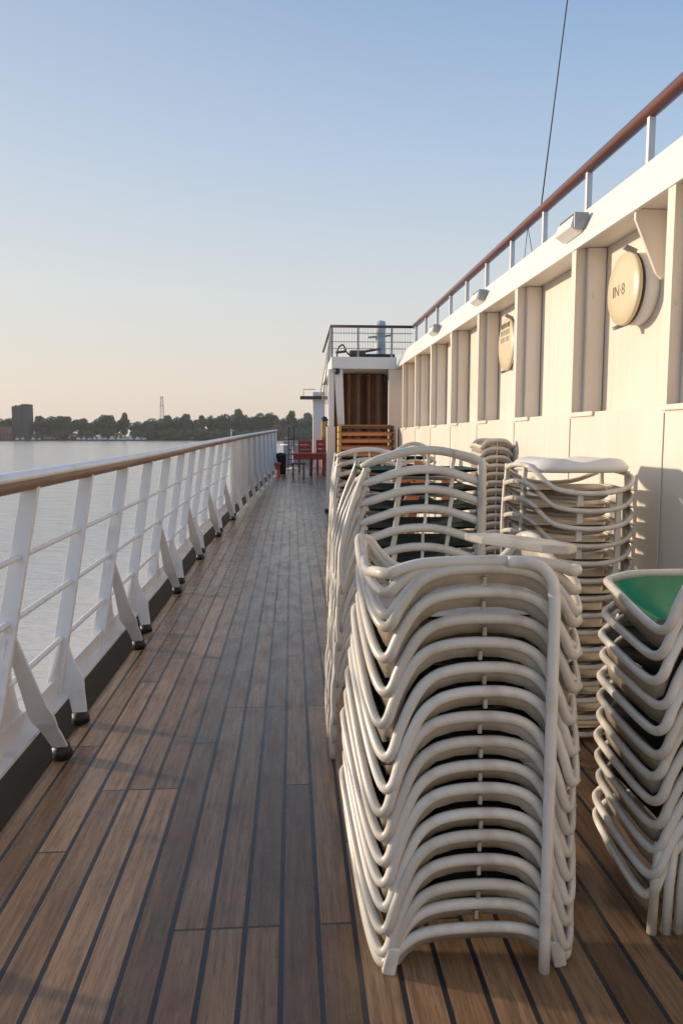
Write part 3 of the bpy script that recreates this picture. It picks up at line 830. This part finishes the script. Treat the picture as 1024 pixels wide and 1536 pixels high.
# slatted stack behind the near one
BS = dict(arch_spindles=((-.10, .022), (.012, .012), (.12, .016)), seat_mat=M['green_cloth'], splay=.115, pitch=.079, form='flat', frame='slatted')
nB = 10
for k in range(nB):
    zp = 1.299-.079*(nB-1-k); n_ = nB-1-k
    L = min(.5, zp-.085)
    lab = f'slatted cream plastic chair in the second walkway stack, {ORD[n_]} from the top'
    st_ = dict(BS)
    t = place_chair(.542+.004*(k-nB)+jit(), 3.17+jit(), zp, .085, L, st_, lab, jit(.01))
    if n_ == 0:
        H_ = zp; mb = MB()
        base = .085+L
        mb.tube([(.11, -HY-.004, base-.012), (.17, -HY-.006, base-.026), (.215, -HY-.012, base-.045), (.228, -HY-.016, base-.08), (.229, -HY-.018, base-.4), (.229, -HY-.018, base-zp)], .0165, 8, sub=4)
        link('leg', mb.mesh('leg'), M['plastic'], t)
# third stack
nC = 11
for k in range(nC):
    zp = 1.262-.0735*(nC-1-k); n_ = nC-1-k
    lab = f'slatted cream plastic chair in the third stack, before the orange benches, {ORD[n_]} from the top'
    place_chair(.553+.003*(k-nC)+jit(), 5.52+jit(), zp, .06, min(.46, zp-.06), dict(BS, splay=.045), lab, jit(.01), (.88, 1, 1))
# stack against the wall, seen on its low side
FS = dict(frame='sag', low_spindles=(-.03, .145), splay=.02, pitch=.0765, spindle_mat=M['plastic'])
nF = 15
for k in range(nF):
    zp = 1.225-.0765*(nF-1-k); n_ = nF-1-k
    if zp < .15: continue
    T = .105
    lab = f'cream plastic chair in the wide stack under the padded seat, {ORD[n_]} from the top'
    if n_ == 0: lab = 'cream plastic chair with a padded white seat topping the wide stack by the wall'
    t = place_chair(1.262+jit(.005), 3.30+jit(.005), zp, T, max(.0, min(.30, zp-T)), dict(FS), lab, jit(.02), (.98, 1.0, 1))
    if n_ == 0:
        base = T+max(.0, min(.30, zp-T)); mb = MB(); rows = []
        ring = 28
        def outline(s, z):
            r = []
            for q in range(ring):
                a_ = 2*math.pi*q/ring
                cx_, sy2 = math.cos(a_), math.sin(a_)
                r.append((.228*s*math.copysign(abs(cx_)**.55, cx_)+.0, .205*s*math.copysign(abs(sy2)**.55, sy2), z))
            return r
        hump = lambda p: (p[0], p[1], p[2]+.022*abs(math.sin(math.pi*p[0]/.25))*1.0)
        rows = [outline(.9, base-.03), outline(1.03, base-.024), outline(1.06, base-.008), outline(1.03, base+.006)]
        rows += [[hump(p) for p in outline(s, base+.012)] for s in (.95, .75, .5, .25, .01)]
        mb.grid(rows, True, True)
        link('seat_pad', mb.mesh('seat_pad'), M['white'], t)
# narrow stack and one more behind
nD = 15
for k in range(nD):
    zp = 1.33-.062*(nD-1-k); n_ = nD-1-k
    lab = f'small plastic chair in the narrow stack against the wall, {ORD[n_]} from the top'
    place_chair(1.515+jit(.002), 5.55+jit(), zp, .05, max(0, min(.25, zp-.05)) if k == 0 else 0, dict(arch_spindles=((.0, .014),), apron=True), lab, jit(.01), (.50, .8, 1))
nE = 6
for k in range(nE):
    zp = 1.295-.075*(nE-1-k); n_ = nE-1-k
    lab = f'grey white plastic chair in the mostly hidden stack behind, {ORD[n_]} from the top'
    place_chair(1.07+jit(), 6.6+jit(), zp, .12, min(.5, zp-.12) if k == 0 else .2, dict(BS, splay=.04), lab, jit(.02), (.75, 1, 1))
# folded wooden chair behind the slatted stack
fw = thing('wooden_chair', 'light wooden chair frame glimpsed through the slatted stack', 'chair', (.66, 4.0, S(4)))
for (p, q) in (((.50, 3.92, .80), (.72, 3.95, 1.16)), ((.64, 4.0, .75), (.69, 4.0, 1.22)), ((.56, 3.95, 1.12), (.86, 3.98, 1.17)), ((.52, 4.02, S(4)), (.64, 4.0, .75)), ((.86, 4.02, S(4)), (.84, 3.98, 1.17)), ((.52, 4.02, .72), (.86, 4.02, .72))):
    ps = MB(); ps.bar(p, q, .05, .02); part('frame_bar', ps, M['slat'], fw, .004)

# ------------------------------------------------------------------ far bank: trees, tower, mast, boats
def crown_mesh(name, blobs, n, leaf, seed):
    rr = random.Random(seed); vs = []; fs = []
    for i in range(n):
        bx, by, bz, br, bzs = blobs[rr.choices(range(len(blobs)), [b_[3]**2 for b_ in blobs])[0]]
        while True:
            d = Vector((rr.gauss(0, 1), rr.gauss(0, 1), rr.gauss(0, 1)))
            if d.length > .01: break
        d.normalize(); rad = br*(.55+.5*rr.random()**.5)
        c = Vector((bx, by, bz))+Vector((d.x*rad, d.y*rad, d.z*rad*bzs))
        if c.z < .02: continue
        a_ = (d+Vector((rr.gauss(0, .5), rr.gauss(0, .5), rr.gauss(0, .5)))).normalized()
        u = a_.orthogonal().normalized(); w = a_.cross(u); s = leaf*(.6+rr.random()*.8); o = len(vs)
        th = rr.random()*6.28; u2 = u*math.cos(th)+w*math.sin(th); w2 = a_.cross(u2)
        vs += [c-u2*s-w2*s*.6, c+u2*s-w2*s*.5, c+u2*s*.7+w2*s*.7, c-u2*s*.6+w2*s*.6]
        fs.append((o, o+1, o+2, o+3))
    me = bpy.data.meshes.new(name); me.from_pydata([tuple(v) for v in vs], [], fs); return me
def blobset(seed, n, wide, tall):
    rr = random.Random(seed); o = []
    for i in range(n):
        a_ = rr.random()*6.28; q = rr.random()**.6
        z = .28+.6*rr.random()*tall
        lim = wide*math.sqrt(max(.05, 1-((z-.55)/.55)**2))
        o.append((math.cos(a_)*q*lim*.75, math.sin(a_)*q*lim*.5, z, .13+.09*rr.random(), .85))
    return o
CROWN = [crown_mesh('crown', blobset(s, n, w, t), 2600, .032, s) for s, n, w, t in ((1, 14, .40, 1), (2, 16, .5, .9), (3, 12, .34, 1.0), (5, 18, .55, .8))]
BUSH = [crown_mesh('foliage', [(random.Random(s+i).uniform(-.8, .8), 0, .28+.3*random.Random(s*3+i).random(), .3+.15*random.Random(s+7*i).random(), .8) for i in range(9)], 2600, .05, s) for s in (8, 9)]
TR = MB(); TR.tube([(0, 0, -.05), (.01, 0, .2), (-.01, 0, .5)], [.03, .022, .01], 7)
TR.tube([(.0, 0, .2), (.12, 0, .5)], [.014, .006], 5); TR.tube([(.0, 0, .25), (-.14, 0, .55)], [.014, .006], 5)
TRUNK = TR.mesh('trunk')
YB = 905
PXM = YB/F                     # metres per pixel there
def groundz(D): return -.9 if D < 900 else .0
landmarks = []
def tree(px, ytop, wpx, D, kind, label, mm=None):
    p = at(px, ytop, D); z0 = groundz(D); hgt = p.z-z0
    t = thing('tree', label, 'tree', (p.x, D, z0), 'trees on the far river bank')
    cm = CROWN[kind % 4]
    o = link('crown', cm, M['leaf'], t); w = wpx*D/F
    o.scale = (w/1.0, w/1.0, hgt*.93); o.rotation_euler.z = random.random()*.6
    if mm:
        o.material_slots[0].link = 'OBJECT'; o.material_slots[0].material = mm
    o2 = link('trunk', TRUNK, M['bark'], t); o2.scale = (hgt*.8, hgt*.8, hgt)
    return t
specs = []
xs_ = -40
rt = random.Random(77)
# back row, tops read off the skyline: (pixel x, top y, width)
sky_ = [(-30, 620, 40), (6, 620, 26), (60, 622, 26), (76, 619, 30), (92, 621, 28), (108, 622, 28), (126, 626, 20), (140, 628, 22), (157, 619, 28), (175, 623, 18),
        (187, 617, 16), (205, 628, 24), (222, 629, 22), (236, 620, 26), (252, 621, 24), (264, 620, 22), (277, 617, 18), (290, 622, 20), (303, 621, 18), (316, 617, 14), (330, 621, 20), (345, 612, 28), (358, 611, 24),
        (368, 616, 12), (380, 622, 22), (397, 610, 24), (412, 621, 24), (425, 622, 20), (436, 612, 14), (448, 619, 26), (462, 617, 26), (478, 618, 24)]
def place_word(px):
    if px < 18: return 'left of the dark tower block'
    if px < 45: return 'behind the dark tower block'
    if px < 150: return 'between the tower block and the moored boats'
    if px < 240: return 'behind the moored boats'
    if px < 330: return 'right of the lattice mast'
    if px < 400: return 'above the end of the handrail'
    return 'near the white post'
cnt = {}
kinds = ['dense green', 'spreading green', 'slim dark', 'broad dark']
for i, (px, yt, w) in enumerate(sky_):
    w_ = place_word(px); cnt[w_] = cnt.get(w_, -1)+1
    tree(px, yt, w*1.45, YB+rt.uniform(8, 40), i, f'{kinds[i%4]} tree {w_}, {ORD[cnt[w_]]} from the left')
cntb = {}
for i, (px, yt, wd, mm) in enumerate(((95, 641, 26, None), (60, 646, 16, None), (130, 645, 16, None), (235, 640, 22, None), (255, 640, 24, None), (275, 641, 26, None), (300, 639, 26, None), (322, 642, 24, None), (345, 641, 26, None), (372, 641, 26, None), (398, 640, 24, None), (418, 630, 22, M['leaf2']), (445, 638, 30, None), (468, 637, 28, None), (-20, 640, 24, None), (205, 643, 18, None), (160, 640, 20, None))):
    D = 889+rt.uniform(-4, 3); p = at(px, yt, D); z0 = -1.2
    w_ = place_word(px); cntb[w_] = cntb.get(w_, -1)+1
    lab = f'low green bush {w_}, {ORD[cntb[w_]]} from the left'
    if mm: lab = 'low rounded brown bush on the far bank beside the white post'
    if 190 < px < 215 or px == 160: D += 14
    t = thing('bush', lab, 'bush', (p.x, D, z0), 'bushes along the far river bank')
    o = link('foliage', BUSH[i % 2], M['leaf'], t); s = wd*D/F*.85; o.scale = (s, s, p.z-z0)
    if mm: o.material_slots[0].link = 'OBJECT'; o.material_slots[0].material = mm

tw = thing('tower_block', 'dark grey slab tower block standing on the far bank among the trees', 'tower block', at(32, 655, 893))
D = 893; x0, x1 = at(19, 640, D).x, at(43, 640, D).x; zt = at(30, 606, D).z
ps = MB(); ps.box(x0, x1-8, D, D+18, -1.2, zt-2.5); part('wall', ps, M['tower'], tw)
ps = MB(); ps.box(x1-7.9, x1, D+1, D+18, -1.2, zt); part('stair_tower', ps, M['tower'], tw)
ps = MB()
for k in range(3): ps.box(x0+2+k*4, x0+4+k*4, D+5, D+8, zt-2.5, zt-1)
part('roof_plant', ps, M['tower'], tw)
ps = MB()
for r_ in range(11):
    for c_ in range(4): ps.box(x0+1+c_*2.9, x0+2.6+c_*2.9, D-.12, D-.01, 2+r_*3.2, 3.4+r_*3.2)
o = part('window', ps, M['dark'], tw)
bh = thing('brick_building', 'low red brick building left of the dark tower block', 'building', at(8, 655, 890))
x0, x1 = at(-30, 640, 890).x, at(18.5, 640, 890).x; zt = at(8, 640, 890).z
ps = MB(); ps.box(x0, x1, 890, 905, -1.2, zt); part('wall', ps, M['brick'], bh)
ps = MB(); ps.box(x0-.4, x1+.3, 889.6, 905.4, zt+.01, zt+.7); part('roof', ps, M['tower'], bh)
ps = MB()
for k in range(9): ps.box(x0+2+k*4, x0+4+k*4, 889.9, 889.99, 3.5, 6)
part('window', ps, M['dark'], bh)
# lattice mast
lm = thing('lattice_mast', 'thin lattice mast rising above the trees', 'mast', at(244, 640, 960))
D = 960; pb = at(244, 650, D); zt = at(244, 595, D).z
hw0, hw1 = 3.6, 1.3
for i, (sx, sy_) in enumerate(((1, 1), (1, -1), (-1, 1), (-1, -1))):
    ps = MB(); ps.tube([(pb.x+sx*hw0, D+sy_*hw0, 0), (pb.x+sx*hw1, D+sy_*hw1, zt)], .2, 5); part('leg', ps, M['redorange'] if i % 2 else M['steel'], lm)
ps = MB(); nlev = 12
for k in range(nlev):
    f0, f1 = k/nlev, (k+1)/nlev; w0 = hw0+(hw1-hw0)*f0; w1 = hw0+(hw1-hw0)*f1
    for sy_ in (1, -1):
        ps.tube([(pb.x-w0, D+sy_*w0, zt*f0), (pb.x+w1, D+sy_*w1, zt*f1)], .11, 4); ps.tube([(pb.x+w0, D+sy_*w0, zt*f0), (pb.x-w1, D+sy_*w1, zt*f1)], .11, 4)
part('cross_bracing', ps, M['steel'], lm)
ps = MB(); ps.box(pb.x-2.6, pb.x+2.6, D-2, D+2, zt*.78, zt*.79); ps.box(pb.x-2.2, pb.x+2.2, D-2, D+2, zt*.99, zt); part('platform', ps, M['steel'], lm)
# quay and boats
ps = MB(); ps.box(at(-60, 655, 874).x, at(230, 655, 874).x, 872, 882, -3.2, -1.3)
solo('stone_quay', ps, M['stone'], 'long low dark stone quay at the water edge of the far bank', 'quay', (at(100, 655, 874).x, 874, -2.7))
bx_ = [(26, 4, 5), (34, 3, 4), (50, 4, 4), (59, 3, 4), (118, 5, 4), (126, 4, 5), (134, 5, 4), (142, 4, 5), (150, 6, 5), (158, 5, 5), (168, 7, 6), (178, 5, 5), (186, 8, 6), (196, 7, 7), (207, 7, 5), (216, 5, 4)]
for i, (px, lw, hh) in enumerate(bx_):
    D = 884; p = at(px, 655, D); Lb = lw*D/F*1.25; z0 = -1.6
    n_ = i-4
    lab = f'small white boat laid up beside the dark tower block, {ORD[i]} from the left' if i < 4 else f'small white boat moored along the far quay, {ORD[n_]} in the row from the left'
    t = thing('boat', lab, 'boat', (p.x, D, z0), 'white boats along the far quay')
    ps = MB(); ps.prism([(p.x-Lb/2, D, z0+1.9), (p.x+Lb*.42, D, z0+1.9), (p.x+Lb/2+.4, D, z0+2.3), (p.x+Lb*.38, D, z0), (p.x-Lb*.42, D, z0)], (0, 2.2, 0)); part('hull', ps, M['boat'], t)
    ps = MB(); ps.prism([(p.x-Lb*.3, D+.3, z0+1.92), (p.x+Lb*.22, D+.3, z0+1.92), (p.x+Lb*.1, D+.3, z0+hh*.72), (p.x-Lb*.27, D+.3, z0+hh*.72)], (0, 1.6, 0)); part('cabin', ps, M['boat'] if i % 3 else M['steel'], t)

hz = MB(); hz.box(-3100, 3100, -320, 3000, -4.2, 62)
hm = bpy.data.materials.new('haze_air'); hm.use_nodes = True; hn = hm.node_tree
hn.nodes.remove(hn.nodes['Principled BSDF']); pv = hn.nodes.new('ShaderNodeVolumePrincipled')
pv.inputs['Color'].default_value = (.92, .92, .94, 1); pv.inputs['Density'].default_value = .00012; pv.inputs['Anisotropy'].default_value = .2
hn.links.new(pv.outputs[0], hn.nodes['Material Output'].inputs['Volume'])
ho = link('haze', hz.mesh('haze'), hm); ho['kind'] = 'stuff'
# ------------------------------------------------------------------ light
ELEV, AZ = R(10), R(20)
sd = Vector((-math.cos(AZ)*math.cos(ELEV), math.sin(AZ)*math.cos(ELEV), math.sin(ELEV)))
sun = bpy.data.objects.new('sun', bpy.data.lights.new('sun', 'SUN')); COL.objects.link(sun)
sun.data.energy = 4.5; sun.data.angle = R(2.5); sun.data.color = (1, .80, .59)
sun.rotation_euler = sd.to_track_quat('Z', 'Y').to_euler()
w = bpy.data.worlds.new('World'); sc.world = w; w.use_nodes = True
nt = w.node_tree; bg = nt.nodes['Background']
sk = nt.nodes.new('ShaderNodeTexSky'); sk.sky_type = 'NISHITA'; sk.sun_disc = False
sk.sun_elevation = ELEV; sk.sun_rotation = math.atan2(sd.x, sd.y)
sk.air_density = 1.0; sk.dust_density = 2.5; sk.ozone_density = 1.5; sk.altitude = 0
STR = .12
tc = N(nt, 'ShaderNodeTexCoord'); sx = N(nt, 'ShaderNodeSeparateXYZ'); nt.links.new(tc.outputs['Generated'], sx.inputs[0])
el = math_(nt, 'DIVIDE', math_(nt, 'ARCSINE', sx.outputs[2]), math.pi/2)
cr = N(nt, 'ShaderNodeValToRGB'); nt.links.new(el, cr.inputs[0])
stops = [(0.0, (.90, .73, .60)), (.045, (.87, .77, .67)), (.12, (.70, .77, .81)), (.22, (.43, .61, .85)), (.33, (.20, .40, .72)), (.6, (.15, .29, .55)), (1.0, (.10, .22, .46))]
while len(cr.color_ramp.elements) < len(stops): cr.color_ramp.elements.new(.5)
for e, (p, c) in zip(cr.color_ramp.elements, stops): e.position = p; e.color = (*c, 1)
# towards the sun the haze is brighter
dt = N(nt, 'ShaderNodeVectorMath', operation='DOT_PRODUCT'); nt.links.new(tc.outputs['Generated'], dt.inputs[0]); dt.inputs[1].default_value = (sd.x, sd.y, 0)
gl = ramp(nt, dt.outputs['Value'], -.5, 1.0)
base_ = mixc(nt, math_(nt, 'MULTIPLY', gl, .40), cr.outputs[0], (.98, .91, .79))
gain = N(nt, 'ShaderNodeVectorMath', operation='SCALE'); nt.links.new(base_, gain.inputs[0]); gain.inputs['Scale'].default_value = 1/STR
out_ = mixc(nt, .85, sk.outputs[0], gain.outputs[0])
nt.links.new(out_, bg.inputs[0]); bg.inputs[1].default_value = STR
vs = sc.view_settings; vs.view_transform = 'Standard'; vs.look = 'None'; vs.gamma = 1; vs.use_curve_mapping = False
sc.display_settings.display_device = 'sRGB'
vs.exposure = 0.0
sc.cycles.use_denoising = True
sc.cycles.max_bounces = 8
